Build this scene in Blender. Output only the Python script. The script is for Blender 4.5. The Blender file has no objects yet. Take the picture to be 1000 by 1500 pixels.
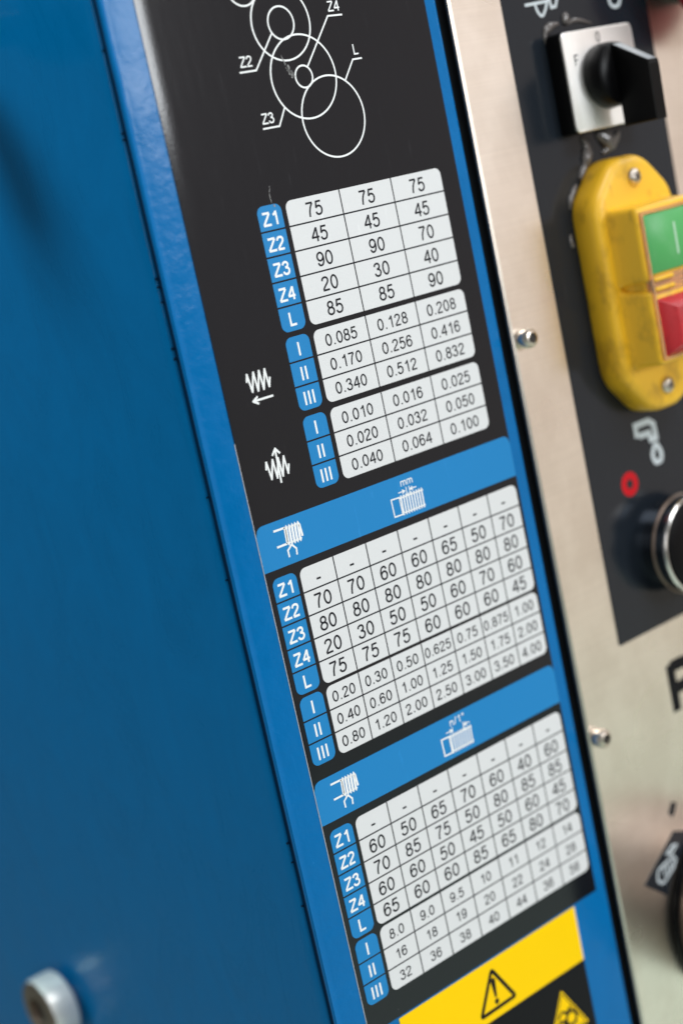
import bpy, bmesh, math, random
from mathutils import Vector, Matrix, noise as mnoise
random.seed(4)
# ------------------------------------------------------------------ units
# one plan unit is 5 mm (a table row on the chart).  Plan axes: x right along
# the machine front, y down, z away from the viewer.
S = 0.005
def V(x, y, z=0.0): return Vector((x*S, z*S, -y*S))
scene = bpy.context.scene
# ------------------------------------------------------------------ camera
RX = ((0.75095449, 0.20710176, -0.62703766), (-0.28485341, 0.95825412, -0.02464898), (0.59575657, 0.19712408, 0.77859887))
CAMP = (-39.91976787, -0.41510359, -51.53331015)
def D(v): return Vector((v[0], v[2], -v[1]))
cam = bpy.data.cameras.new('camera'); cam_o = bpy.data.objects.new('camera', cam); scene.collection.objects.link(cam_o)
r, dn, fw = D(RX[0]), D(RX[1]), D(RX[2])
m = Matrix(((r.x, -dn.x, -fw.x), (r.y, -dn.y, -fw.y), (r.z, -dn.z, -fw.z))).to_4x4()
m.translation = V(*CAMP); cam_o.matrix_world = m
cam.sensor_fit = 'VERTICAL'; cam.sensor_height = 36; cam.lens = 2376.95/1500*36
cam.clip_start = 0.01; cam.clip_end = 100
cam.dof.use_dof = True; cam.dof.focus_distance = 65.6*S
cam.dof.aperture_fstop = (cam.lens*1e-3)/(1.5*S); cam.dof.aperture_blades = 0
scene.camera = cam_o
scene.render.resolution_x, scene.render.resolution_y = 682, 1024
# ------------------------------------------------------------------ world, lamps
w = bpy.data.worlds.new('World'); scene.world = w; w.use_nodes = True
w.node_tree.nodes['Background'].inputs[0].default_value = (0.86, 0.93, 1.0, 1)
w.node_tree.nodes['Background'].inputs[1].default_value = 0.11
scene.view_settings.view_transform = 'Standard'; scene.view_settings.look = 'None'
scene.view_settings.exposure = 0; scene.view_settings.gamma = 1
def lamp(name, pos, target, sx, sy, power, col):
    l = bpy.data.lights.new(name, 'AREA'); l.shape = 'RECTANGLE'; l.size = sx*S; l.size_y = sy*S
    l.energy = power; l.color = col
    o = bpy.data.objects.new(name, l); scene.collection.objects.link(o)
    o.location = V(*pos); d = V(*target)-V(*pos)
    o.rotation_euler = d.to_track_quat('-Z', 'Y').to_euler(); return o
lamp('ceiling_lamp', (20, -215, -180), (5, 5, 0), 150, 90, 13.5, (0.97, 0.98, 1.0))
lamp('window_lamp', (180, -74, -423), (5, 0, 0), 120, 90, 17, (0.93, 0.97, 1.0))
lamp('warm_fill', (370, -10, -330), (14, 10, 0), 420, 450, 8.4, (1, 0.80, 0.67))  # added warm panel for the steel to reflect, stands in for a wall
lamp('front_left_fill', (-190, -60, -260), (5, 10, 0), 120, 160, 5.0, (1.0, 0.98, 0.95))  # added soft fill, brightens the plate edge and chamfers
lamp('side_fill', (-85, -105, 48), (-6, -2, 16), 45, 45, 3.9, (0.74, 1.0, 1.0))  # added fill, gives the side panel its brightness falloff
lamp('handle_fill', (330, -240, -165), (18, 5, 0), 150, 150, 12, (0.95, 0.98, 1.0))  # added to brighten the slanted top of the rotary handle
# ------------------------------------------------------------------ materials
def nodes(name):
    mt = bpy.data.materials.new(name); mt.use_nodes = True
    nt = mt.node_tree; return mt, nt, nt.nodes['Principled BSDF']
def N(nt, t, **kw):
    n = nt.nodes.new(t)
    for k, v in kw.items():
        if k in n.inputs: n.inputs[k].default_value = v
        else: setattr(n, k, v)
    return n
def coords(nt, scale):
    tc = nt.nodes.new('ShaderNodeNewGeometry'); mp = nt.nodes.new('ShaderNodeMapping')
    mp.inputs['Scale'].default_value = tuple(a/S for a in scale)
    nt.links.new(tc.outputs['Position'], mp.inputs['Vector']); return mp.outputs[0]
def ramp(nt, src, stops):
    r_ = nt.nodes.new('ShaderNodeValToRGB'); e = r_.color_ramp.elements
    while len(e) < len(stops): e.new(0.5)
    for i, (p, c) in enumerate(stops):
        e[i].position = p; e[i].color = (*c, 1) if len(c) == 3 else c
    nt.links.new(src, r_.inputs[0]); return r_.outputs[0]
def bump(nt, b, src, dist, strength=1.0):
    bp = nt.nodes.new('ShaderNodeBump'); bp.inputs['Distance'].default_value = dist*S; bp.inputs['Strength'].default_value = strength
    nt.links.new(src, bp.inputs['Height']); nt.links.new(bp.outputs[0], b.inputs['Normal']); return bp
def simple(name, col, rough=0.4, metal=0.0, spec=0.5, **kw):
    mt, nt, b = nodes(name); b.inputs['Specular IOR Level'].default_value = spec
    b.inputs['Base Color'].default_value = (*col, 1); b.inputs['Roughness'].default_value = rough; b.inputs['Metallic'].default_value = metal
    for k, v in kw.items(): b.inputs[k.replace('_', ' ')].default_value = v
    n = N(nt, 'ShaderNodeTexNoise', Scale=1.0, Detail=3.0); nt.links.new(coords(nt, (1.3, 1.3, 1.3)), n.inputs['Vector'])
    rr = N(nt, 'ShaderNodeMapRange'); rr.inputs['To Min'].default_value = max(0.02, rough*0.8); rr.inputs['To Max'].default_value = min(1, rough*1.2)
    nt.links.new(n.outputs[0], rr.inputs[0]); nt.links.new(rr.outputs[0], b.inputs['Roughness'])
    return mt
def speck(nt, scale, thr, colA, colB, base_scale=1.0):
    # tiny dust specks: voronoi cells whose centre is near and whose colour passes a threshold
    v = N(nt, 'ShaderNodeTexVoronoi', Scale=scale); nt.links.new(coords(nt, (1, 1, 1)), v.inputs['Vector'])
    lt = N(nt, 'ShaderNodeMath', operation='LESS_THAN'); nt.links.new(v.outputs['Distance'], lt.inputs[0]); lt.inputs[1].default_value = thr
    sep = nt.nodes.new('ShaderNodeSeparateColor'); nt.links.new(v.outputs['Color'], sep.inputs[0])
    gt = N(nt, 'ShaderNodeMath', operation='GREATER_THAN'); nt.links.new(sep.outputs[0], gt.inputs[0]); gt.inputs[1].default_value = 0.9
    mu = N(nt, 'ShaderNodeMath', operation='MULTIPLY'); nt.links.new(lt.outputs[0], mu.inputs[0]); nt.links.new(gt.outputs[0], mu.inputs[1])
    mx = N(nt, 'ShaderNodeMix', data_type='RGBA'); nt.links.new(mu.outputs[0], mx.inputs['Factor'])
    mx.inputs[6].default_value = (*colA, 1); mx.inputs[7].default_value = (*colB, 1)
    return mx
def paint(name, col, rough, peel, spec=0.2, coat=0.10):
    mt, nt, b = nodes(name)
    mx = speck(nt, 1.1, 0.035, col, (0.25, 0.45, 0.6))
    nt.links.new(mx.outputs[2], b.inputs['Base Color'])
    fn = N(nt, 'ShaderNodeTexNoise', Scale=1.0, Detail=6.0, Roughness=.7, Distortion=1.2); nt.links.new(coords(nt, (.22, .3, .16)), fn.inputs['Vector'])
    rr_ = N(nt, 'ShaderNodeMapRange'); rr_.inputs['From Min'].default_value = .35; rr_.inputs['From Max'].default_value = .65
    rr_.inputs['To Min'].default_value = rough*.75; rr_.inputs['To Max'].default_value = rough*1.35
    nt.links.new(fn.outputs[0], rr_.inputs[0]); nt.links.new(rr_.outputs[0], b.inputs['Roughness'])
    hsv = N(nt, 'ShaderNodeHueSaturation'); vr = N(nt, 'ShaderNodeMapRange'); vr.inputs['From Min'].default_value = .3; vr.inputs['From Max'].default_value = .7
    vr.inputs['To Min'].default_value = .93; vr.inputs['To Max'].default_value = 1.06
    nt.links.new(fn.outputs[0], vr.inputs[0]); nt.links.new(vr.outputs[0], hsv.inputs['Value']); nt.links.new(mx.outputs[2], hsv.inputs['Color']); nt.links.new(hsv.outputs[0], b.inputs['Base Color'])
    b.inputs['Specular IOR Level'].default_value = spec; b.inputs['Coat Weight'].default_value = coat; b.inputs['Coat Roughness'].default_value = 0.13
    n = N(nt, 'ShaderNodeTexNoise', Scale=1.0, Detail=2.0); nt.links.new(coords(nt, (4, 4, 4)), n.inputs['Vector'])
    n2 = N(nt, 'ShaderNodeTexNoise', Scale=1.0, Detail=2.0); nt.links.new(coords(nt, (.55, .55, .55)), n2.inputs['Vector'])
    ad = N(nt, 'ShaderNodeMath', operation='MULTIPLY_ADD'); nt.links.new(n2.outputs[0], ad.inputs[0]); ad.inputs[1].default_value = 5; nt.links.new(n.outputs[0], ad.inputs[2])
    bump(nt, b, ad.outputs[0], peel)
    return mt
M = {}
M['blue_paint'] = paint('blue_paint', (0.0, 0.132, 0.375), 0.22, 0.013, .13)
M['blue_side'] = paint('blue_side_paint', (0.0, 0.128, 0.335), 0.30, 0.005, 0.04, 0.22)
M['groove'] = simple('groove_shade_nick', (0.0, 0.016, 0.05), 0.6, spec=.1)  # near-black blue: seam gap shade put into the colour, also used for nicks
def sticker_mat(name, col, rough, scratch=(0.09, 0.09, 0.1), spec=0.25):
    mt, nt, b = nodes(name)
    n = N(nt, 'ShaderNodeTexNoise', Scale=1.0, Detail=6.0, Roughness=0.7); nt.links.new(coords(nt, (3.2, 3.2, .35)), n.inputs['Vector'])
    c = ramp(nt, n.outputs[0], [(0.62, col), (0.78, tuple(min(1, a*1.25+0.012) for a in col))])
    mx = speck(nt, 1.6, 0.03, col, scratch); nt.links.new(c, mx.inputs[6])
    nt.links.new(mx.outputs[2], b.inputs['Base Color'])
    rr = N(nt, 'ShaderNodeMapRange'); rr.inputs['To Min'].default_value = rough*.7; rr.inputs['To Max'].default_value = rough*1.3
    nt.links.new(n.outputs[0], rr.inputs[0]); nt.links.new(rr.outputs[0], b.inputs['Roughness'])
    b.inputs['Specular IOR Level'].default_value = spec
    g = N(nt, 'ShaderNodeTexNoise', Scale=1.0, Detail=1.0); nt.links.new(coords(nt, (9, 9, 9)), g.inputs['Vector'])
    bump(nt, b, g.outputs[0], 0.0016)
    return mt
M['sticker_black'] = sticker_mat('sticker_black', (0.0035, 0.0055, 0.0095), 0.11, spec=.4)
M['sticker_edge'] = simple('sticker_cut_edge', (0.7, 0.7, 0.72), 0.5)
M['print_white'] = sticker_mat('print_white', (0.675, 0.685, 0.70), 0.34, (0.6, 0.6, 0.62))
M['print_blue'] = sticker_mat('print_blue', (0.010, 0.205, 0.50), 0.34, (0.1, 0.35, 0.6))
M['print_ink'] = simple('print_ink', (0.018, 0.019, 0.024), 0.4, spec=0.12)
M['print_icon'] = simple('print_icon_white', (0.82, 0.84, 0.85), 0.4)
M['warn_yellow'] = sticker_mat('warning_yellow', (0.95, 0.60, 0.0), 0.4, (0.8, 0.6, 0.1), spec=.1)
M['warn_black'] = simple('warning_black', (0.006, 0.006, 0.008), 0.3, spec=0.12)
M['label_dark'] = sticker_mat('control_label_dark', (0.011, 0.015, 0.021), 0.16, spec=.35)
def brushed(name, col, rough, lo=0.93, aniso=0.6, sc=(0.12, 22, 22)):
    mt, nt, b = nodes(name)
    b.inputs['Metallic'].default_value = 1.0
    n = N(nt, 'ShaderNodeTexNoise', Scale=1.0, Detail=5.0, Roughness=0.6); nt.links.new(coords(nt, sc), n.inputs['Vector'])
    n2 = N(nt, 'ShaderNodeTexNoise', Scale=1.0, Detail=2.0); nt.links.new(coords(nt, (.16, .3, .22)), n2.inputs['Vector'])
    c = ramp(nt, n.outputs[0], [(0.3, tuple(a*lo for a in col)), (0.7, col)])
    nt.links.new(c, b.inputs['Base Color'])
    rr = N(nt, 'ShaderNodeMapRange'); rr.inputs['To Min'].default_value = rough*.85; rr.inputs['To Max'].default_value = rough*1.2
    nt.links.new(n2.outputs[0], rr.inputs[0]); nt.links.new(rr.outputs[0], b.inputs['Roughness'])
    bump(nt, b, n.outputs[0], 0.0035, 0.6)
    n3 = N(nt, 'ShaderNodeTexNoise', Scale=1.0, Detail=4.0, Roughness=.6); nt.links.new(coords(nt, (.5, .8, .35)), n3.inputs['Vector'])
    sm = ramp(nt, n3.outputs[0], [(.40, (.86, .84, .82)), (.62, (1, 1, 1))])
    mm = N(nt, 'ShaderNodeMix', data_type='RGBA', blend_type='MULTIPLY'); mm.inputs[0].default_value = .55
    nt.links.new(c, mm.inputs[6]); nt.links.new(sm, mm.inputs[7]); nt.links.new(mm.outputs[2], b.inputs['Base Color'])
    return mt
M['steel'] = brushed('brushed_steel', (0.96, 0.89, 0.81), 0.28)
M['silver'] = brushed('satin_silver_plate', (0.92, 0.9, 0.88), 0.5, 0.95, sc=(18, 18, 0.1))
M['chrome'] = simple('chrome', (0.85, 0.84, 0.82), 0.12, 1.0)
M['screw'] = simple('screw_steel', (0.66, 0.59, 0.51), 0.3, .95)
M['bolt'] = simple('bolt_steel', (0.95, 0.93, 0.89), 0.36, 0.4)
M['bolt_face'] = simple('bolt_face_reflection', (0.26, 0.19, 0.15), 0.4, 0.8)  # darker copy of the bolt steel, brown reflection put into the colour
M['knob_metal'] = simple('knob_metal', (0.22, 0.17, 0.14), 0.4, 0.8)
M['socket'] = simple('socket_dark', (0.015, 0.012, 0.01), 0.5)
M['black_plastic'] = simple('black_plastic', (0.0025, 0.0025, 0.003), 0.34, spec=.13)
M['black_gloss'] = simple('black_gloss', (0.002, 0.002, 0.003), 0.3, spec=.12)
def dirty_plastic(name, col, dirt):
    mt, nt, b = nodes(name)
    n = N(nt, 'ShaderNodeTexNoise', Scale=1.0, Detail=5.0, Roughness=.65); nt.links.new(coords(nt, (.9, .9, .55)), n.inputs['Vector'])
    c = ramp(nt, n.outputs[0], [(0.35, dirt), (0.5, col)])
    nt.links.new(c, b.inputs['Base Color']); b.inputs['Roughness'].default_value = 0.42
    b.inputs['Subsurface Weight'].default_value = 0.0
    g = N(nt, 'ShaderNodeTexNoise', Scale=1.0, Detail=2.0); nt.links.new(coords(nt, (6, 6, 6)), g.inputs['Vector'])
    bump(nt, b, g.outputs[0], 0.006)
    return mt
M['yellow'] = dirty_plastic('yellow_plastic', (0.86, 0.49, 0.02), (0.60, 0.33, 0.015))
M['green'] = dirty_plastic('green_plastic', (0.07, 0.36, 0.10), (0.10, 0.38, 0.13))
M['red'] = dirty_plastic('red_plastic', (0.50, 0.012, 0.02), (0.36, 0.01, 0.015))
M['start_ink'] = simple('start_mark_ink', (0.42, 0.62, 0.45), 0.4)
M['clear'] = simple('clear_frame', (0.9, 0.62, 0.40), 0.15, 0, Transmission_Weight=0.75, IOR=1.3)
M['red_print'] = simple('red_print', (0.50, 0.008, 0.015), 0.4, spec=0.12)
M['grey_print'] = simple('grey_print', (0.55, 0.60, 0.63), 0.4, spec=0.12)
M['glue'] = simple('dried_glue', (0.10, 0.09, 0.085), 0.28, 0, Coat_Weight=0.5)
M['body'] = simple('headstock_dark', (0.006, 0.008, 0.011), 0.6)
M['floor'] = simple('floor_concrete', (0.74, 0.86, 0.72), 0.7)
M['mushroom'] = simple('dark_red_plastic', (0.30, 0.006, 0.022), 0.35)
# ------------------------------------------------------------------ mesh helpers (plan units)
class MB:
    def __init__(s): s.v = []; s.f = []; s.mi = []; s.smooth = []
    def add(s, vs, fs, smooth=False):
        o = len(s.v); s.v += [tuple(a) for a in vs]
        for f in fs: s.f.append(tuple(o+i for i in f)); s.smooth.append(smooth)
        return s
    def rings(s, rings, cap0=True, cap1=True, smooth=True, closed=True):
        n = len(rings[0]); vs = [p for r_ in rings for p in r_]; fs = []
        for i in range(len(rings)-1):
            for j in range(n if closed else n-1):
                k = (j+1) % n; fs.append((i*n+j, i*n+k, (i+1)*n+k, (i+1)*n+j))
        s.add(vs, fs, smooth)
        o = len(s.v)-len(vs)
        if cap0: s.f.append(tuple(o+j for j in range(n))[::-1]); s.smooth.append(False)
        if cap1: s.f.append(tuple(o+(len(rings)-1)*n+j for j in range(n))); s.smooth.append(False)
        return s
WPOS = {}
def obj(name, mb, mat, parent=None, flat=False, label=None, auto=None):
    c = Vector([(min(p[i] for p in mb.v)+max(p[i] for p in mb.v))/2 for i in range(3)])
    me = bpy.data.meshes.new(name)
    me.from_pydata([tuple(V(*(Vector(p)-c))) for p in mb.v], [], mb.f)
    for p, s_ in zip(me.polygons, mb.smooth): p.use_smooth = s_
    bm = bmesh.new(); bm.from_mesh(me)
    if flat:
        bm.normal_update()
        for f in bm.faces:
            if f.normal.y > 0: f.normal_flip()
    else:
        bmesh.ops.recalc_face_normals(bm, faces=bm.faces)
    bm.to_mesh(me); bm.free()
    if auto: me.set_sharp_from_angle(angle=math.radians(auto))
    me.materials.append(M[mat])
    o = bpy.data.objects.new(name, me); scene.collection.objects.link(o)
    pw = WPOS.get(parent.name, Vector((0, 0, 0))) if parent else Vector((0, 0, 0))
    wp = V(*c); WPOS[o.name] = wp
    if parent: o.parent = parent
    o.location = wp-pw
    if label: o['label'] = label
    return o
def thing(name, label, cat, base, group=None):
    o = bpy.data.objects.new(name, None); scene.collection.objects.link(o)
    o.empty_display_size = 0.01
    o.location = V(*base); WPOS[o.name] = V(*base)
    o['label'] = label; o['category'] = cat
    if group: o['group'] = group
    return o
def rr(x0, y0, x1, y1, r=0.0, seg=6, corners=(1, 1, 1, 1)):
    """rounded rectangle; corners order TL TR BR BL"""
    pts = []
    for (cx, cy, a0, on) in ((x0, y0, 180, corners[0]), (x1, y0, 270, corners[1]), (x1, y1, 0, corners[2]), (x0, y1, 90, corners[3])):
        q = r if on else 0.0
        ox = cx+q if cx == x0 else cx-q; oy = cy+q if cy == y0 else cy-q
        if q == 0: pts.append((ox, oy)); continue
        for i in range(seg+1):
            a = math.radians(a0+90*i/seg); pts.append((ox+q*math.cos(a), oy+q*math.sin(a)))
    return pts
def sheet(out, z):
    mb = MB(); mb.add([(x, y, z) for x, y in out], [tuple(range(len(out)))]); return mb
def slab(out, z0, z1):
    """front at z0 (towards viewer), back at z1"""
    return MB().rings([[(x, y, z1) for x, y in out], [(x, y, z0) for x, y in out]], smooth=False)
def offset(poly, d):
    n = len(poly); res = []
    A = sum(poly[i][0]*poly[(i+1) % n][1]-poly[(i+1) % n][0]*poly[i][1] for i in range(n))
    sg = 1 if A > 0 else -1
    for i in range(n):
        p0, p1, p2 = Vector(poly[i-1]), Vector(poly[i]), Vector(poly[(i+1) % n])
        e1 = (p1-p0).normalized(); e2 = (p2-p1).normalized()
        n1 = Vector((-e1.y, e1.x))*sg; n2 = Vector((-e2.y, e2.x))*sg
        b_ = (n1+n2); b_ = b_/max(1e-6, b_.dot(n1)); res.append(tuple(p1+b_*d))
    return res
def rounded(poly, r, seg=5):
    n = len(poly); out = []
    for i in range(n):
        p0, p1, p2 = Vector(poly[i-1]), Vector(poly[i]), Vector(poly[(i+1) % n])
        a = (p0-p1); b_ = (p2-p1); q = min(r, a.length*.45, b_.length*.45)
        s0 = p1+a.normalized()*q; s1 = p1+b_.normalized()*q
        for k in range(seg+1):
            t = k/seg; out.append(tuple(s0*(1-t)**2+p1*2*t*(1-t)+s1*t*t))
    return out
def bevel_prism(poly, levels, r=0.3, seg=5):
    """levels: list of (inset, z) from back to front"""
    return MB().rings([[(x, y, z) for x, y in rounded(offset(poly, d) if d else poly, max(0.02, r-d*.5), seg)] for d, z in levels])
def lathe(cx, cy, prof, n=40, cap0=True, cap1=True, axis='z'):
    rings = []
    for r_, z in prof:
        rg = []
        for i in range(n):
            a = 2*math.pi*i/n
            if axis == 'z': rg.append((cx+r_*math.cos(a), cy+r_*math.sin(a), z))
            else: rg.append((z, cx+r_*math.cos(a), cy+r_*math.sin(a)))
        rings.append(rg)
    return MB().rings(rings, cap0, cap1)
def circle_pts(cx, cy, r_, n=64, a0=0, a1=360):
    full = abs(a1-a0) >= 360
    return [(cx+r_*math.cos(math.radians(a0+(a1-a0)*i/n)), cy+r_*math.sin(math.radians(a0+(a1-a0)*i/n))) for i in range(n if full else n+1)]
def ribbon(mb, pts, t, z, closed=False):
    n = len(pts); P = [Vector(p) for p in pts]; L = []; R = []
    for i in range(n):
        if closed: a, b_ = P[i-1], P[(i+1) % n]
        else: a, b_ = P[max(0, i-1)], P[min(n-1, i+1)]
        e1 = (P[i]-a); e2 = (b_-P[i])
        if e1.length < 1e-9: e1 = e2
        if e2.length < 1e-9: e2 = e1
        e1 = e1.normalized(); e2 = e2.normalized()
        n1 = Vector((-e1.y, e1.x)); n2 = Vector((-e2.y, e2.x)); m_ = n1+n2
        if m_.length < 0.35: m_ = n1
        m_ = m_/max(0.45, m_.dot(n1)); L.append(P[i]+m_*t/2); R.append(P[i]-m_*t/2)
    vs = [(p.x, p.y, z) for p in L]+[(p.x, p.y, z) for p in R]
    fs = [(i, (i+1) % n, n+(i+1) % n, n+i) for i in range(n if closed else n-1)]
    mb.add(vs, fs); return mb
def spline(pts, k=4):
    out = []; n = len(pts)
    for i in range(n-1):
        p0 = Vector(pts[max(0, i-1)]); p1 = Vector(pts[i]); p2 = Vector(pts[i+1]); p3 = Vector(pts[min(n-1, i+2)])
        for j in range(k):
            t = j/k
            out.append(tuple(0.5*((2*p1)+(p2-p0)*t+(2*p0-5*p1+4*p2-p3)*t*t+(3*p1-p0-3*p2+p3)*t**3)))
    out.append(tuple(pts[-1])); return out
def ell(cx, cy, rx, ry, n=22): return [(cx+rx*math.cos(2*math.pi*i/n), cy+ry*math.sin(2*math.pi*i/n)) for i in range(n)]
# ------------------------------------------------------------------ stroke lettering (cap height 1, y down)
G = {
 '0': (.777, [('o', ell(.385, .5, .265, .44))]),
 '1': (.777, [('l', [(.50, 1), (.50, .0)]), ('s', [(.47, .07), (.38, .18), (.22, .27)])]),
 '2': (.777, [('s', [(.12, .29), (.15, .17), (.24, .09), (.38, .06), (.53, .10), (.61, .20), (.61, .33), (.53, .46), (.38, .60), (.22, .76), (.125, .90)]), ('l', [(.09, .94), (.66, .94)])]),
 '3': (.777, [('s', [(.12, .26), (.19, .12), (.36, .06), (.52, .11), (.58, .25), (.51, .40), (.32, .46)]), ('s', [(.32, .46), (.53, .50), (.64, .68), (.56, .87), (.37, .94), (.19, .88), (.11, .73)])]),
 '4': (.777, [('l', [(.54, 1), (.54, .04)]), ('l', [(.53, .05), (.09, .70)]), ('l', [(.05, .70), (.71, .70)])]),
 '5': (.777, [('l', [(.63, .06), (.23, .06), (.15, .49)]), ('s', [(.15, .49), (.25, .40), (.38, .36), (.56, .43), (.64, .63), (.56, .86), (.37, .94), (.19, .89), (.11, .74)])]),
 '6': (.777, [('s', [(.62, .26), (.54, .11), (.40, .06), (.24, .12), (.14, .30), (.11, .54), (.15, .78), (.25, .90), (.39, .94), (.56, .86), (.64, .66), (.56, .46), (.39, .39), (.22, .46), (.125, .62)])]),
 '7': (.777, [('l', [(.09, .06), (.66, .06)]), ('s', [(.65, .09), (.47, .34), (.35, .64), (.30, 1)])]),
 '8': (.777, [('o', ell(.385, .265, .215, .205)), ('o', ell(.385, .70, .265, .24))]),
 '9': (.777, [('s', [(.15, .74), (.23, .89), (.37, .94), (.53, .88), (.63, .70), (.66, .46), (.62, .22), (.52, .10), (.38, .06), (.21, .14), (.13, .34), (.21, .54), (.38, .61), (.55, .54), (.645, .38)])]),
 '.': (.388, [('l', [(.13, .93), (.26, .93)])]),
 '-': (.465, [('l', [(.06, .62), (.41, .62)])]),
 'Z': (.853, [('l', [(.10, .07), (.74, .07)]), ('l', [(.73, .09), (.09, .91)]), ('l', [(.06, .93), (.78, .93)])]),
 'L': (.777, [('l', [(.17, 0), (.17, .93), (.70, .93)])]),
 'I': (.388, [('l', [(.19, 0), (.19, 1)])]),
 'P': (.93, [('l', [(.15, 1), (.15, 0)]), ('s', [(.15, .07), (.45, .07), (.66, .11), (.76, .28), (.67, .46), (.45, .53), (.15, .53)])]),
 'F': (.8, [('l', [(.15, 1), (.15, .06), (.65, .06)]), ('l', [(.15, .5), (.55, .5)])]),
 'm': (1.16, [('l', [(.12, 1), (.12, .3)]), ('s', [(.12, .45), (.3, .33), (.5, .37), (.56, .5), (.56, 1)]), ('s', [(.56, .5), (.72, .34), (.92, .37), (1.0, .5), (1.0, 1)])]),
 'n': (.77, [('l', [(.12, 1), (.12, .3)]), ('s', [(.12, .48), (.3, .34), (.52, .37), (.6, .5), (.6, 1)])]),
 '/': (.388, [('l', [(.02, 1), (.36, 0)])]),
 '"': (.5, [('l', [(.14, 0), (.14, .33)]), ('l', [(.36, 0), (.36, .33)])]),
}
def text(mb, s_, cx, cy, h, z, t=0.105, track=0.0):
    """centred stroke text, cy is the middle of the capitals"""
    wd = sum(G[c][0]+track for c in s_)-track; x = cx-wd*h/2; y = cy-h/2
    for c in s_:
        kk = 0
        for kind, pts in G[c][1]:
            q = spline(pts, 3) if kind == 's' else pts
            tt = t if c != '.' else 0.13
            ribbon(mb, [(x+a*h, y+b_*h) for a, b_ in q], tt*h, z-.0006*kk, closed=(kind == 'o')); kk += 1
        x += (G[c][0]+track)*h
    return mb
# ------------------------------------------------------------------ blue gear cover
YT, YB = -26, 80
XL, XS = -6.2, -4.85
def curl(x):      # the front sheet is rolled gently back towards its left edge
    return 0.040*max(0.0, -4.15-x)**2
cover = thing('gear_cover', 'large blue painted sheet metal cover carrying the black chart', 'machine cover', (0, YB, 10))
prof = [(XL+0.30, 0.42), (XL+0.02, 0.40), (XL-0.03, 0.34), (XL-0.03, 0.26), (XL+0.0, 0.16), (XL+0.08, curl(XL+0.08)+.035)]
prof += [(x, curl(x)+.03) for x in (-5.9, -5.5, -5.1, -4.85, -4.6, -4.35, -4.15)]
prof += [(9.0, .03), (10.02, .03), (10.14, .045), (10.22, .10), (10.26, .2), (10.26, .5), (10.26, 4.0), (9.9, 4.0), (9.9, .45), (0, .45), (-4.5, .45)]
rings = []
ny = 150
for i in range(ny+1):
    y = YT+(YB-YT)*i/ny
    wv = 0.012*mnoise.noise(Vector((y*.7, 3.1, 0)))+0.008*mnoise.noise(Vector((y*2.3, 9.1, 0)))
    rings.append([(x+(wv if j < 6 else 0), y, z) for j, (x, z) in enumerate(prof)])
obj('front_panel', MB().rings(rings), 'blue_paint', cover, auto=40)
# side panel, square to the front, its edge tucked behind the rolled edge
sp = []
zs = [0.74, 0.78, 0.86, 1.3, 3, 6, 12, 20, 30, 45, 70]
rg = []
for i in range(61):
    y = YT+(YB-YT)*i/60
    wv = .03*mnoise.noise(Vector((y*1.3, 5.2, 0)))
    rg.append([(-5.9, y, .74+wv)]+[(-6.2-(-0.05 if z < .76 else .02 if z < .82 else .05)*1.0, y, z+(wv if z < 1 else 0)) for z in zs]+[(-5.8, y, 70), (-5.8, y, .9)])
obj('side_panel', MB().rings(rg), 'blue_side', cover, auto=40)
obj('seam_groove', slab([(-6.12, YT), (-5.7, YT), (-5.7, YB), (-6.12, YB)], 0.40, 0.80), 'groove', cover)  # dark slab paints the shade inside the gap
# paint nicks along the seam
for k in range(16):
    y = random.uniform(-7, 34); rr_ = random.uniform(.03, .065)
    c_ = lathe(y, random.choice((.38, .72)), [(rr_*.6, XL-.045), (rr_, XL-.0), (rr_, XL+.1)], 8, axis='x')
    obj('paint_nick', c_, 'groove', cover)
# bolt on the side panel
BX, BY, BZ = -6.25, 38.85, 25.1
bolt = obj('cover_bolt', lathe(BY, BZ, [(.7, BX), (.7, BX-.38), (1.66, BX-.38), (1.8, BX-.52), (1.82, BX-1.0), (1.82, BX-1.62), (1.74, BX-1.84)], 48, cap1=False, axis='x'), 'bolt', cover, auto=35)
obj('head_face', lathe(BY, BZ, [(1.74, BX-1.84), (1.5, BX-1.93), (.92, BX-1.95), (.86, BX-1.5)], 48, False, False, axis='x'), 'bolt_face', bolt, auto=35)
obj('hex_socket', lathe(BY, BZ, [(.84, BX-1.35), (.84, BX-1.60)], 6, axis='x'), 'socket', bolt)
obj('shade_knob', lathe(-9.4, 11.4, [(.7, BX), (.7, BX-3.2), (1.3, BX-3.6), (1.7, BX-4.6), (1.7, BX-6.8), (1.2, BX-7.5)], 40, axis='x'), 'black_plastic', cover, auto=40, label='black knob added past the left edge to shade the side panel')  # added out of view to cast a soft shadow on the side panel
# ------------------------------------------------------------------ chart sticker
YC0, YC1, XR = -12.0, 34.18, 9.52
chart = thing('gear_chart_sticker', 'black chart sticker with white number tables and gear circles on the blue cover', 'chart sticker', (2.3, YC1, 0))
def curl_slab(x0, x1, y0, y1, z0, z1, r=0.0):
    xs = [x0, -4.7, -4.55, -4.4, -4.25, -4.15, x1]
    mb = MB(); front = [(x, curl(x)+z0) for x in xs]; back = [(x, curl(x)+z1) for x in xs[::-1]]
    lo = [(x, y0, z) for x, z in front+back]; hi = [(x, y1, z) for x, z in front+back]
    return mb.rings([lo, hi], smooth=True)
bk = curl_slab(XS, XR, YC0, YC1, 0.0, 0.03)
base = obj('black_film', bk, 'sticker_black', chart, auto=30)
obj('cut_edge', MB().rings([[(XS-.018, y, curl(XS)+.002), (XS-.001, y, curl(XS)+.002), (XS-.001, y, curl(XS)+.03), (XS-.018, y, curl(XS)+.03)] for y in (8.6, YC1)], smooth=False), 'sticker_edge', chart)
zP, zL, zT = -0.006, -0.010, -0.010
PA, B0, PB = 2.8376, -3.21, 1.792
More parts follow.
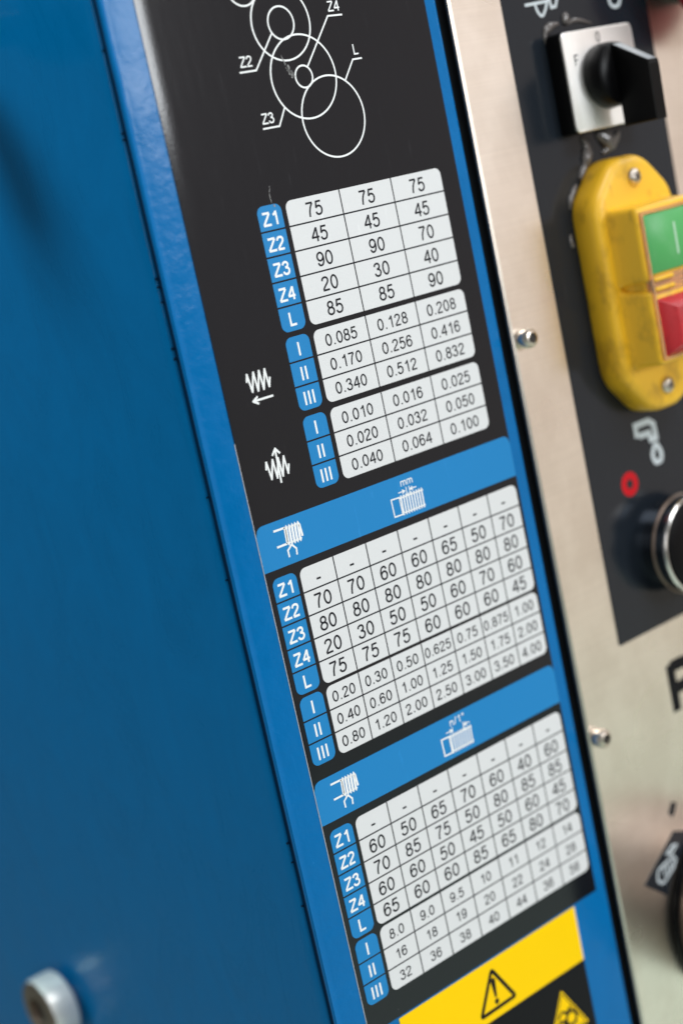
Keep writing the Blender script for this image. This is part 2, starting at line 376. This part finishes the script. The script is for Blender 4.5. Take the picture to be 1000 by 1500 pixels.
tables = [
 ('A', 0.0, 1.0, 0.0, PA, 3, ['75 75 75', '45 45 45', '90 90 70', '20 30 40', '85 85 90'], .585, ['Z1', 'Z2', 'Z3', 'Z4', 'L']),
 ('B', 5.2166, .9924, 0.0, PA, 3, ['0.085 0.128 0.208', '0.170 0.256 0.416', '0.340 0.512 0.832'], .50, ['I', 'II', 'III']),
 ('C', 8.4388, .9889, 0.0, PA, 3, ['0.010 0.016 0.025', '0.020 0.032 0.050', '0.040 0.064 0.100'], .50, ['I', 'II', 'III']),
 ('D', 14.2386, .9805, B0, PB, 7, ['- - - - - - -', '70 70 60 60 65 50 70', '80 80 80 80 80 80 80', '20 30 50 50 60 70 60', '75 75 75 60 60 60 45'], .61, ['Z1', 'Z2', 'Z3', 'Z4', 'L']),
 ('E', 19.2768, .9769, B0, PB, 7, ['0.20 0.30 0.50 0.625 0.75 0.875 1.00', '0.40 0.60 1.00 1.25 1.50 1.75 2.00', '0.80 1.20 2.00 2.50 3.00 3.50 4.00'], .47, ['I', 'II', 'III']),
 ('F', 25.0591, .9723, B0, PB, 7, ['- - - - - - -', '60 50 65 70 60 40 60', '70 85 75 50 80 85 85', '60 60 50 45 50 60 45', '65 60 60 85 65 80 70'], .60, ['Z1', 'Z2', 'Z3', 'Z4', 'L']),
 ('G', 30.0569, .9795, B0, PB, 7, ['8.0 9.0 9.5 10 11 12 14', '16 18 19 20 22 24 28', '32 36 38 40 44 36 56'], .45, ['I', 'II', 'III']),
]
desc = {'A': 'white table of gear tooth counts under the circles', 'B': 'white table from 0.085 to 0.832', 'C': 'white table from 0.010 to 0.100',
        'D': 'seven-column gear table below the upper blue band', 'E': 'seven-column table from 0.20 to 4.00', 'F': 'seven-column gear table below the lower blue band', 'G': 'seven-column table from 8.0 to 56'}
for key, y0, h, x0, pitch, nc, rows, cap, tabs in tables:
    nr = len(rows); x1 = x0+pitch*nc; y1 = y0+h*nr
    pan = obj('number_table', slab(rr(x0, y0, x1, y1, .30, 7), zP, -0.001), 'print_white', chart, label=desc[key])
    gl = MB()
    for i in range(1, nr): ribbon(gl, [(x0, y0+h*i), (x1, y0+h*i)], .062, zL)
    gl2 = MB()
    for j in range(1, nc): ribbon(gl2, [(x0+pitch*j, y0), (x0+pitch*j, y1)], .056, zL-.001)
    obj('row_lines', gl, 'print_ink', pan, flat=True); obj('column_lines', gl2, 'print_ink', pan, flat=True)
    for i, rw in enumerate(rows):
        for j, s_ in enumerate(rw.split()):
            tr = 0.0
            dy = 0.02 if s_ != '-' else 0.06
            tx = MB(); text(tx, s_, x0+pitch*(j+.5)-.02, y0+h*(i+.5)+dy, cap*(1.0 if len(s_) < 5 or pitch > 2 else .96), zT-.002, t=.135, track=tr)
            obj('printed_number', tx, 'print_ink', pan, flat=True)
    tx0 = -1.445 if nc == 3 else -4.61; tx1 = tx0+1.21
    for i, s_ in enumerate(tabs):
        a, b_ = y0+h*i, y0+h*(i+1); g_ = .035
        crn = (i == 0, i == 0, i == len(tabs)-1, i == len(tabs)-1)
        tb = obj('row_tab', slab(rr(tx0, a+(g_ if i else 0), tx1, b_-(g_ if i < len(tabs)-1 else 0), .30, 6, crn), zP, -0.001), 'print_blue', chart)
        tx = MB(); text(tx, s_, (tx0+tx1)/2, (a+b_)/2+.03, .54, zT, t=.17, track=-.02 if 'Z' in s_ else .02)
        obj('tab_lettering', tx, 'print_icon', tb, flat=True)
# bands
def band(y0, y1):
    out = rr(XS+.004, y0, XR-.01, y1, .38, 6, (1, 1, 0, 0))
    # follow the rolled left edge: split the sheet into a curved strip and a flat remainder
    mb = MB(); xs = [XS+.004, -4.75, -4.66, -4.55, -4.45, -4.25, -4.15, 8.9, 9.14, 9.25, 9.36, 9.45, XR-.01]
    top = []
    for x in xs:
        dl = x-(XS+.004); dr = (XR-.01)-x; r_ = .38; t = y0
        for dd in (dl, dr):
            if dd < r_: t = max(t, y0+r_-math.sqrt(max(0, r_*r_-(r_-dd)**2)))
        top.append(t)
    vs = []
    for x, t in zip(xs, top): vs += [(x, t, curl(x)+zP), (x, y1, curl(x)+zP)]
    mb.add(vs, [(2*i, 2*i+2, 2*i+3, 2*i+1) for i in range(len(xs)-1)], True)
    return mb
ZI = -0.012
for by0, by1, unit in ((12.03, 13.90, 'mm'), (22.83, 24.70, 'n/1"')):
    bd = obj('blue_band', band(by0, by1), 'print_blue', chart, flat=True, label='blue band with %s thread symbol' % ('millimetre' if unit == 'mm' else 'inch'))
    o_ = by0-12.03
    if unit != 'mm': o_ = 10.80
    t_ = MB()
    ribbon(t_, [(-4.01, 12.40+o_), (-3.42, 12.41+o_)], .085, ZI); ribbon(t_, [(-4.0, 13.06+o_), (-3.47, 13.06+o_)], .085, ZI)
    ribbon(t_, [(-3.44, 12.40+o_), (-3.47, 13.07+o_)], .10, ZI)
    n_ = 5
    for k in range(n_):
        xa = -3.37+k*.15
        ribbon(t_, [(xa, 12.42+o_), (xa-.035, 13.07+o_)], .11, ZI)
        ribbon(t_, [(xa-.06, 12.48+o_), (xa+.015, 12.36+o_), (xa+.09, 12.48+o_)], .05, ZI-.001)
        ribbon(t_, [(xa-.09, 13.02+o_), (xa-.02, 13.13+o_), (xa+.05, 13.02+o_)], .05, ZI-.001)
    ribbon(t_, [(-2.70, 12.48+o_), (-2.66, 12.98+o_)], .10, ZI)
    ribbon(t_, [(-3.51, 13.61+o_), (-3.52, 13.33+o_), (-3.28, 13.15+o_), (-3.09, 13.37+o_), (-3.12, 13.62+o_)], .075, ZI)
    obj('thread_tool_symbol', t_, 'print_icon', bd, flat=True)
    o_ = 0 if unit == 'mm' else 10.78
    t_ = MB(); tw = .055 if unit == 'mm' else .07
    ribbon(t_, [(2.18, 12.915+o_), (2.64, 12.93+o_), (2.655, 13.67+o_), (2.20, 13.66+o_)], tw, ZI, closed=True)
    k_ = 9
    for k in range(k_):
        xa = 2.74+k*.148
        ribbon(t_, [(xa, 12.95+o_), (xa-.02, 13.64+o_)], .075, ZI)
        ribbon(t_, [(xa-.07, 13.0+o_), (xa, 12.88+o_), (xa+.07, 13.0+o_)], .04, ZI-.001)
        ribbon(t_, [(xa-.09, 13.6+o_), (xa-.02, 13.71+o_), (xa+.05, 13.6+o_)], .04, ZI-.001)
    if unit == 'mm':
        ribbon(t_, [(2.64, 12.74), (3.0, 12.74)], .04, ZI); ribbon(t_, [(2.86, 12.66), (3.0, 12.74), (2.86, 12.82)], .05, ZI-.001)
        ribbon(t_, [(3.68, 12.74), (3.32, 12.74)], .04, ZI); ribbon(t_, [(3.46, 12.66), (3.32, 12.74), (3.46, 12.82)], .05, ZI-.001)
        ribbon(t_, [(3.11, 12.60), (3.10, 12.95)], .045, ZI); ribbon(t_, [(3.28, 12.60), (3.28, 12.95)], .045, ZI)
        text(t_, 'mm', 3.20, 12.36, .31, ZI, t=.13)
    else:
        y_ = 23.51
        ribbon(t_, [(2.5, y_), (2.85, y_)], .045, ZI); ribbon(t_, [(2.73, y_-.08), (2.87, y_), (2.73, y_+.08)], .05, ZI-.001)
        ribbon(t_, [(3.95, y_), (3.6, y_)], .045, ZI); ribbon(t_, [(3.74, y_-.08), (3.6, y_), (3.74, y_+.08)], .05, ZI-.001)
        ribbon(t_, [(2.9, 23.38), (2.89, 23.74)], .05, ZI); ribbon(t_, [(3.57, 23.38), (3.56, 23.74)], .05, ZI)
        text(t_, unit, 3.26, 23.15, .33, ZI, t=.14, track=.1)
    obj('workpiece_symbol', t_, 'print_icon', bd, flat=True)
# feed symbols
def sym(name, strokes, t, parent, mat='print_icon', z=-.004):
    mb = MB()
    k = 0
    for st in strokes:
        for p, q in zip(st, st[1:]):
            d = (Vector(q)-Vector(p)).normalized()*t*.3
            ribbon(mb, [(p[0]-d.x, p[1]-d.y), (q[0]+d.x, q[1]+d.y)], t, z-.0005*k); k += 1
    return obj(name, mb, mat, parent, flat=True)
zg = [(-3.67, 6.42), (-3.60, 6.14), (-3.50, 6.86), (-3.28, 6.12), (-3.22, 6.88), (-3.0, 6.12), (-2.94, 6.88), (-2.72, 6.12), (-2.66, 6.84), (-2.55, 6.50)]
sym('feed_along_symbol', [zg, [(-2.60, 7.22), (-3.56, 7.22)], [(-3.34, 7.09), (-3.58, 7.22), (-3.34, 7.36)]], .085, chart)
zg2 = [(x-.01, y+3.53) for x, y in zg]
sym('feed_across_symbol', [zg2, [(-3.10, 10.62), (-3.06, 9.30)], [(-3.24, 9.48), (-3.055, 9.26), (-2.88, 9.48)]], .085, chart)
# gear diagram
dg = MB(); ZD = -.004
for i, (cx, cy, r_) in enumerate(((3.374, -2.878, 1.62), (2.279, -4.594, 1.643), (2.280, -4.594, .4315), (1.691, -6.75, .638), (1.690, -6.745, 1.446), (.126, -8.25, .70), (.126, -8.25, 1.3))):
    if i == 6: continue
    ribbon(dg, circle_pts(cx, cy, r_, 72), .072, ZD-.0005*i, closed=True)
for i, st in enumerate(([(2.561, -4.95), (4.117, -6.77), (4.885, -6.75)], [(1.16, -6.44), (.002, -5.11), (-.817, -5.11)], [(1.008, -3.57), (.552, -2.88), (-.279, -2.88)], [(4.351, -4.19), (4.963, -4.95), (5.459, -4.95)])):
    ribbon(dg, st, .068, ZD-.004-.0005*i)
obj('gear_diagram', dg, 'print_icon', chart, flat=True)
for s_, cx, cy in (('Z4', 4.50, -7.13), ('Z2', -.41, -5.49), ('Z3', .06, -3.25), ('L', 5.20, -5.33)):
    tx = MB(); text(tx, s_, cx, cy, .42, ZD-.007, t=.14, track=-.06); obj('diagram_lettering', tx, 'print_icon', chart, flat=True)
# scuffs on the film
sm = (([(1.35, -5.55), (1.42, -5.3), (1.50, -5.05)], .05), ([(1.52, -5.1), (1.62, -4.85), (1.78, -4.62)], .19), ([(1.46, -5.25), (1.56, -4.95), (1.66, -4.66)], .05), ([(-.62, -.02), (-.66, -.35), (-.58, -.7)], .03), ([(-.60, .02), (-.52, .10)], .07))
mt, nt, b = nodes('scuff'); M['scuff'] = mt
b.inputs['Base Color'].default_value = (.3, .3, .3, 1); b.inputs['Roughness'].default_value = .5
n = N(nt, 'ShaderNodeTexNoise', Scale=1.0, Detail=4.0); nt.links.new(coords(nt, (9, 9, 5)), n.inputs['Vector'])
a = ramp(nt, n.outputs[0], [(.38, (0, 0, 0)), (.58, (.9, .9, .9))]); nt.links.new(a, b.inputs['Alpha'])
for pts, tk in sm:
    sc = MB(); ribbon(sc, [(x+random.uniform(-.02, .02), y) for x, y in spline(pts, 6)], tk, ZD-.012)
    obj('scuff_mark', sc, 'scuff', chart, flat=True)
# ------------------------------------------------------------------ warning sticker
warn = thing('warning_sticker', 'yellow and black warning sticker with triangle signs below the chart', 'warning sticker', (2.3, 44, 0))
yel = obj('yellow_field', slab([(-3.2, 34.28), (7.90, 34.28), (7.86, 36.97), (-3.2, 36.97)], .008, .029), 'warn_yellow', warn)
obj('white_border', slab([(7.905, 34.28), (7.95, 34.28), (7.91, 36.97), (7.865, 36.97)], .009, .029), 'sticker_edge', warn)
blk = obj('black_field', slab([(-3.2, 36.975), (7.90, 36.975), (7.90, 46), (-3.2, 46)], .008, .029), 'warn_black', warn)
def tri_pts(a, b_, c, r_=.15): return rounded([a, b_, c], r_, 4)
tr = MB(); ribbon(tr, tri_pts((2.285, 34.72), (3.36, 36.53), (1.19, 36.56)), .19, .004, closed=True)
obj('warning_triangle', tr, 'warn_black', yel, flat=True)
ex = MB(); ex.add([(2.09, 35.20, .0035), (2.24, 35.07, .0035), (2.39, 35.20, .0035), (2.31, 36.03, .0035), (2.18, 36.03, .0035)], [(0, 1, 2, 3, 4)])
ex.add([(2.245+.14*math.cos(i*.6283), 36.24+.14*math.sin(i*.6283), .0035) for i in range(10)], [tuple(range(10))])
obj('exclamation_mark', ex, 'warn_black', yel, flat=True)
t2 = obj('hazard_triangle', slab(tri_pts((6.10, 37.68), (7.45, 39.95), (4.75, 39.95), .12), .004, .007), 'warn_yellow', blk)
ed = MB(); ribbon(ed, tri_pts((6.10, 37.86), (7.28, 39.86), (4.92, 39.86), .1), .06, .002, closed=True)
obj('triangle_outline', ed, 'warn_black', t2, flat=True)
gr = MB()
for cx, cy, r_, n_t in ((6.42, 39.25, .30, 8), (5.72, 39.42, .24, 7)):
    pts = []
    for k in range(n_t*4):
        a_ = 2*math.pi*k/(n_t*4); q = r_*(1.28 if k % 4 in (0, 1) else 1.0); pts.append((cx+q*math.cos(a_), cy+q*math.sin(a_)))
    ribbon(gr, pts, .13, .0025, closed=True)
ribbon(gr, spline([(5.6, 38.95), (5.9, 38.72), (6.15, 38.85), (6.5, 38.68)], 5), .12, .002)
obj('gear_symbol', gr, 'warn_black', t2, flat=True)
# ------------------------------------------------------------------ dark headstock behind
o = obj('headstock', bevel_prism([(6, YT), (62, YT), (62, YB), (6, YB)], [(0, 30), (0, .9), (.3, .5)], .4), 'body')
o['label'] = 'dark headstock casting behind the gap beside the steel panel'; o['category'] = 'machine body'
# ------------------------------------------------------------------ steel control panel
PZ = -.25
XP = 10.66
panel = thing('control_panel', 'brushed stainless steel control panel right of the blue cover', 'control panel', (30, YB, 0))
steel = obj('steel_plate', MB().rings([[(XP+.02, YT, .0), (60, YT, .0), (60, YB, .0), (XP+.02, YB, .0)], [(XP, YT, PZ+.088), (60, YT, PZ+.088), (60, YB, PZ+.088), (XP, YB, PZ+.088)], [(XP+.10, YT, PZ), (60, YT, PZ), (60, YB, PZ), (XP+.10, YB, PZ)]], smooth=False), 'steel', panel)
obj('spacer_strip', slab([(XP+.55, YT), (60, YT), (60, YB), (XP+.55, YB)], .001, .49), 'body', panel)
def socket_screw(x, y):
    s_ = obj('socket_screw', lathe(x, y, [(.38, PZ), (.42, PZ-.06), (.455, PZ-.22), (.455, PZ-.42), (.42, PZ-.55), (.35, PZ-.64), (.24, PZ-.67), (.22, PZ-.55)], 28), 'screw', panel, auto=30)
    obj('hex_socket', lathe(x, y, [(.215, PZ-.40), (.215, PZ-.60)], 6), 'socket', s_)
socket_screw(11.22, 8.08); socket_screw(11.13, 27.05)
lab = obj('control_label', slab(rr(13.74, -20, 23.42, 23.48, .12, 4), PZ-.022, PZ-.001), 'label_dark', panel, label='charcoal film label behind the switches')
LZ = PZ-.025
mb = MB(); ribbon(mb, circle_pts(16.42, 16.27, .41, 48), .36, LZ, closed=True); obj('red_ring_symbol', mb, 'red_print', lab, flat=True)
mb = MB(); ribbon(mb, [(17.47, 14.30), (17.47, 13.72), (18.45, 13.72), (18.78, 13.95), (18.80, 14.62), (18.42, 14.62), (18.36, 14.28), (17.62, 14.26)], .30, LZ)
obj('coolant_tap_symbol', mb, 'grey_print', lab, flat=True)
mb = MB(); ribbon(mb, rounded([(18.68, 14.85), (19.0, 15.35), (18.93, 15.78), (18.45, 15.80), (18.32, 15.35)], .22, 4), .26, LZ-.001, closed=True)
obj('drop_symbol', mb, 'grey_print', lab, flat=True)
mb = MB(); ribbon(mb, [(15.19, -6.05), (16.75, -6.10)], .13, LZ); ribbon(mb, spline([(15.85, -6.05), (15.93, -5.72), (16.16, -5.5), (16.42, -5.70), (16.68, -6.15), (16.72, -6.5)], 5), .14, LZ-.001)
ribbon(mb, [(16.80, -6.4), (16.86, -5.80), (17.15, -5.82), (17.32, -6.15), (17.5, -6.7)], .14, LZ-.002)
obj('pump_symbol', mb, 'grey_print', lab, flat=True)
mb = MB(); ribbon(mb, spline([(20.80, -6.2), (20.84, -5.6), (21.15, -5.42), (21.5, -5.58), (21.62, -6.2)], 5), .16, LZ)
obj('motor_symbol', mb, 'grey_print', lab, flat=True)
mb = MB(); text(mb, 'P', 17.72, 26.76, 2.42, PZ-.004, t=.25); obj('panel_lettering', mb, 'warn_black', panel, flat=True)
# sector sticker by the lower knob
KX, KY = 18.4, 38.6
sec = thing('spindle_symbol_sticker', 'small dark wedge sticker with a pale symbol beside the lower right knob', 'symbol sticker', (14.2, 36.5, PZ))
arc_in = [(13.90, 36.45), (14.2, 35.95), (14.62, 35.45), (15.1, 35.05), (15.65, 34.72)]
so = obj('dark_film', slab([(12.45, 35.25)]+arc_in+[(16.1, 33.95), (15.1, 33.55)], PZ-.02, PZ-.001), 'label_dark', sec)
mb = MB(); ribbon(mb, rounded([(13.40, 35.45), (13.55, 34.95), (14.75, 34.72), (14.95, 35.0), (14.55, 35.35), (13.75, 35.75)], .15, 3), .13, PZ-.024, closed=True)
for k in range(4): ribbon(mb, [(13.95+k*.24, 34.92), (13.98+k*.24, 35.45-.03*k)], .10, PZ-.0245)
ribbon(mb, [(14.35, 34.42), (14.85, 34.22), (15.15, 34.3), (14.7, 34.55)], .16, PZ-.025, closed=True)
obj('chuck_symbol', mb, 'grey_print', so, flat=True)
tick = obj('printed_tick', sheet([(15.0, 32.55), (15.35, 32.1), (15.7, 32.3), (15.45, 32.7), (15.2, 32.9)], PZ-.003), 'label_dark', panel, flat=True)
# ------------------------------------------------------------------ rotary switch
rot = thing('rotary_switch', 'black rotary switch with silver square plate and bar handle above the yellow box', 'rotary switch', (18.45, -2.35, PZ))
sq = [(16.05, -4.58), (20.86, -4.58), (20.86, -.12), (16.05, -.12)]
obj('mounting_base', bevel_prism(offset(sq, -.02), [(.06, PZ-.02), (0, PZ-.05), (0, -1.05), (.05, -1.12)], .3), 'black_plastic', rot, auto=40)
fp = obj('face_plate', bevel_prism(offset(sq, .02), [(0, -1.13), (0, -1.22), (.04, -1.26)], .3), 'silver', rot, auto=40)
mb = MB(); text(mb, '0', 18.44, -4.14, .46, -1.268, t=.13); text(mb, 'F', 16.80, -3.30, .46, -1.268, t=.13)
obj('face_lettering', mb, 'body', fp, flat=True)
kb = obj('knob_skirt', lathe(18.45, -2.38, [(1.40, -1.265), (1.46, -1.35), (1.44, -1.8), (1.36, -2.15), (1.2, -2.24)], 48), 'black_plastic', rot, auto=40)
hx0, hx1 = 18.10, 18.82
hp = [(-3.68, -2.2), (-2.62, -4.12), (-2.45, -4.16), (-.02, -4.12), (.0, -2.2)]
rings = []
for x, ins in ((hx0, .05), (hx0+.05, 0), (hx1-.05, 0), (hx1, .05)):
    rings.append([(x, y, z) for y, z in offset(hp, ins)])
hx = obj('bar_handle', MB().rings(rings, smooth=False), 'black_plastic', rot)
M['lit_top'] = simple('lit_top_grey', (0.36, 0.39, 0.41), 0.4)  # pale grey puts the light on the handle's slanted top into colour
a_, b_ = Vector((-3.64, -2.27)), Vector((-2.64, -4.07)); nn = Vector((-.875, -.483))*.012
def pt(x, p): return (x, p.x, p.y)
obj('lit_top_strip', MB().rings([[pt(hx0+.07, a_+nn*0), pt(hx1-.07, a_), pt(hx1-.07, b_), pt(hx0+.07, b_)], [pt(hx0+.09, a_+nn), pt(hx1-.09, a_+nn), pt(hx1-.09, b_+nn), pt(hx0+.09, b_+nn)]], smooth=False), 'lit_top', hx)
# ------------------------------------------------------------------ yellow start stop box
es = thing('start_stop_switch', 'yellow box with green start and red stop buttons on the dark label', 'push button switch', (18.5, 7.2, PZ))
oc = [(15.72, 3.05), (17.45, 1.26), (19.6, 1.26), (21.32, 3.05), (21.32, 11.15), (19.6, 13.12), (17.45, 13.12), (15.72, 11.15)]
hs = obj('housing', bevel_prism(oc, [(.05, PZ-.02), (0, PZ-.1), (.0, -1.30), (.05, -1.50), (.16, -1.66), (.32, -1.74), (.55, -1.77)], .75, 6), 'yellow', es, auto=60)
def block(y0, y1):
    q = [(16.44, y0), (20.58, y0), (20.58, y1), (16.44, y1)]
    return bevel_prism(offset(q, -.10), [(-.12, -1.68), (-.02, -1.80), (.06, -2.1), (.10, -3.1), (.14, -3.3), (.22, -3.38)], .35, 5)
obj('button_surround', block(3.55, 6.95), 'yellow', hs, auto=60)
obj('button_surround', block(7.28, 10.72), 'yellow', hs, auto=60)
q = [(16.62, 6.6), (20.4, 6.6), (20.4, 7.6), (16.62, 7.6)]
obj('surround_bridge', bevel_prism(q, [(0, -1.7), (0, -3.0), (.1, -3.1)], .1), 'yellow', hs, auto=60)
fr = MB()
def frame_ring(mb, x0, y0, x1, y1, w_, z0, z1):
    o_ = rr(x0, y0, x1, y1, .12, 3); i_ = rr(x0+w_, y0+w_, x1-w_, y1-w_, .08, 3)
    mb.rings([[(x, y, z0) for x, y in o_], [(x, y, z1) for x, y in o_], [(x, y, z1) for x, y in i_], [(x, y, z0) for x, y in i_]], False, False, smooth=False)
frame_ring(fr, 16.60, 3.78, 20.42, 10.52, .14, -3.2, -3.52)
obj('clear_frame', fr, 'clear', hs)
obj('clear_divider', slab([(16.74, 6.72), (20.28, 6.72), (20.28, 7.56), (16.74, 7.56)], -3.30, -3.385), 'clear', hs)
for yy in (6.86, 7.30): obj('divider_rib', bevel_prism([(16.85, yy-.09), (18.2, yy-.09), (18.2, yy+.09), (16.85, yy+.09)], [(0, -3.38), (.0, -3.46), (.03, -3.5)], .06, 3), 'yellow', hs, auto=60)
gb = obj('green_button', bevel_prism([(16.78, 3.95), (20.26, 3.95), (20.26, 6.62), (16.78, 6.62)], [(0, -2.8), (0, -3.42), (.05, -3.48)], .08, 3), 'green', es, auto=60)
mb = MB(); ribbon(mb, [(18.78, 4.56), (18.78, 6.02)], .13, -3.488); obj('start_mark', mb, 'start_ink', gb, flat=True)
rb = obj('red_button', bevel_prism([(16.90, 7.74), (20.14, 7.74), (20.14, 10.38), (16.90, 10.38)], [(0, -2.8), (0, -3.40), (.10, -3.55), (.46, -4.02), (.55, -4.06)], .12, 4), 'red', es, auto=30)
mb = MB(); ribbon(mb, circle_pts(18.5, 9.05, .45, 28), .12, -4.068, closed=True); obj('stop_mark', mb, 'print_icon', rb, flat=True)
for sx, sy in ((18.62, 2.28), (18.45, 12.0)):
    s_ = obj('cross_head_screw', lathe(sx, sy, [(.40, -1.72), (.40, -1.82), (.36, -1.92), (.26, -1.99), (.12, -2.02)], 28), 'screw', hs)
    mb = MB(); ribbon(mb, [(sx-.2, sy-.14), (sx+.2, sy+.14)], .09, -2.03); ribbon(mb, [(sx-.14, sy+.2), (sx+.14, sy-.2)], .09, -2.031)
    obj('cross_slot', mb, 'socket', s_, flat=True)
# dried sealant round the switches
def glue(name, pts, r0, parent, amp=.35):
    q = spline(pts, 6); rings = []
    for i, p in enumerate(q):
        t = i/(len(q)-1); rad = r0*(math.sin(math.pi*min(max(t, .06), .94))**.5)*(1+amp*mnoise.noise(Vector((p[0]*3, p[1]*3, 1.7))))
        a = Vector(q[max(0, i-1)]); b_ = Vector(q[min(len(q)-1, i+1)]); e = (b_-a).normalized(); nx, ny_ = -e.y, e.x
        rings.append([(p[0]+nx*rad*math.cos(k*math.pi/4)*1.5, p[1]+ny_*rad*math.cos(k*math.pi/4)*1.5, PZ-.03-rad*.9*max(0, math.sin(k*math.pi/4))*(1+.5*mnoise.noise(Vector((p[0]*7, p[1]*7, k))))) for k in range(8)])
    return obj(name, MB().rings(rings), 'glue', parent)
glue('sealant_bead', [(16.1, -4.2), (16.15, -4.75), (16.6, -5.0), (17.1, -5.05)], .13, rot)
glue('sealant_bead', [(17.45, -5.0), (17.62, -5.25), (17.7, -5.5)], .17, rot)
glue('sealant_bead', [(17.6, -4.95), (18.3, -5.1), (19.3, -4.85)], .08, rot)
glue('sealant_bead', [(17.3, .05), (17.5, .6), (17.25, 1.25), (16.7, 1.9)], .20, rot)
glue('sealant_bead', [(18.3, .05), (18.9, .35), (19.2, .9)], .26, rot)
glue('sealant_bead', [(19.9, .15), (19.4, .6), (18.5, 1.0)], .18, rot)
glue('sealant_bead', [(16.4, 2.1), (15.9, 2.65), (15.72, 3.1)], .14, es)
glue('sealant_bead', [(15.45, 4.2), (15.4, 4.6), (15.55, 4.8)], .10, es)
# ------------------------------------------------------------------ chrome push button
pb = thing('chrome_push_button', 'round chrome ringed button with black centre at the label foot', 'push button', (18.55, 19.8, PZ))
M['chrome_dark_reflection'] = simple('chrome_dark_reflection', (0.10, 0.12, 0.15), 0.2, .9)  # chrome darkened, the dark reflection on the wall is in the colour
obj('barrel', lathe(18.55, 19.8, [(2.05, PZ-.01), (2.05, -1.05), (2.30, -1.10), (2.37, -1.25), (2.37, -1.80)], 64), 'chrome_dark_reflection', pb, auto=50)
obj('base_ring', lathe(18.55, 19.8, [(2.10, -1.06), (2.36, -1.06), (2.44, -1.13), (2.44, -1.20), (2.375, -1.26)], 64, False, False), 'knob_metal', pb, auto=60)
obj('bezel', lathe(18.55, 19.8, [(2.375, -1.74), (2.43, -1.80), (2.45, -1.90), (2.41, -1.98), (2.33, -2.0), (2.28, -1.95), (2.27, -1.85)], 64, False, False), 'chrome', pb, auto=60)
obj('button_cap', lathe(18.55, 19.8, [(2.26, -1.7), (2.26, -1.93), (2.2, -1.96), (.6, -1.93)], 64), 'black_gloss', pb, auto=50)
# ------------------------------------------------------------------ lower knob
kn = thing('selector_knob', 'large round metal knob with black rim at the lower right corner', 'knob', (KX, KY, PZ))
obj('rim', lathe(KX, KY, [(4.6, PZ-.01), (4.72, PZ-.1), (4.72, PZ-.35), (4.6, PZ-.42), (4.3, PZ-.42)], 72), 'black_plastic', kn, auto=50)
obj('knob_body', lathe(KX, KY, [(4.5, PZ-.40), (4.55, PZ-.6), (4.3, PZ-2.4), (4.1, PZ-6.4), (3.8, PZ-6.8), (1.0, PZ-6.9)], 72), 'knob_metal', kn, auto=50)
# ------------------------------------------------------------------ red mushroom button added out of frame for its reflection in the steel
mu = thing('added_red_button', 'dark red mushroom button added right of the rotary switch for its reflection', 'push button', (26.0, -6.7, PZ))
obj('collar', lathe(26.0, -6.7, [(1.6, PZ), (1.6, PZ-1.6)], 40), 'black_plastic', mu, auto=50)
obj('mushroom_head', lathe(26.0, -6.7, [(1.7, PZ-1.6), (3.0, PZ-1.8), (3.3, PZ-2.3), (2.9, PZ-3.2), (1.6, PZ-3.7), (.3, PZ-3.8)], 48), 'mushroom', mu, auto=60)
# ------------------------------------------------------------------ workshop floor
o = obj('floor', slab([(-1500, 190), (1500, 190), (1500, 200), (-1500, 200)], -1500, 1500), 'floor'); o['kind'] = 'structure'
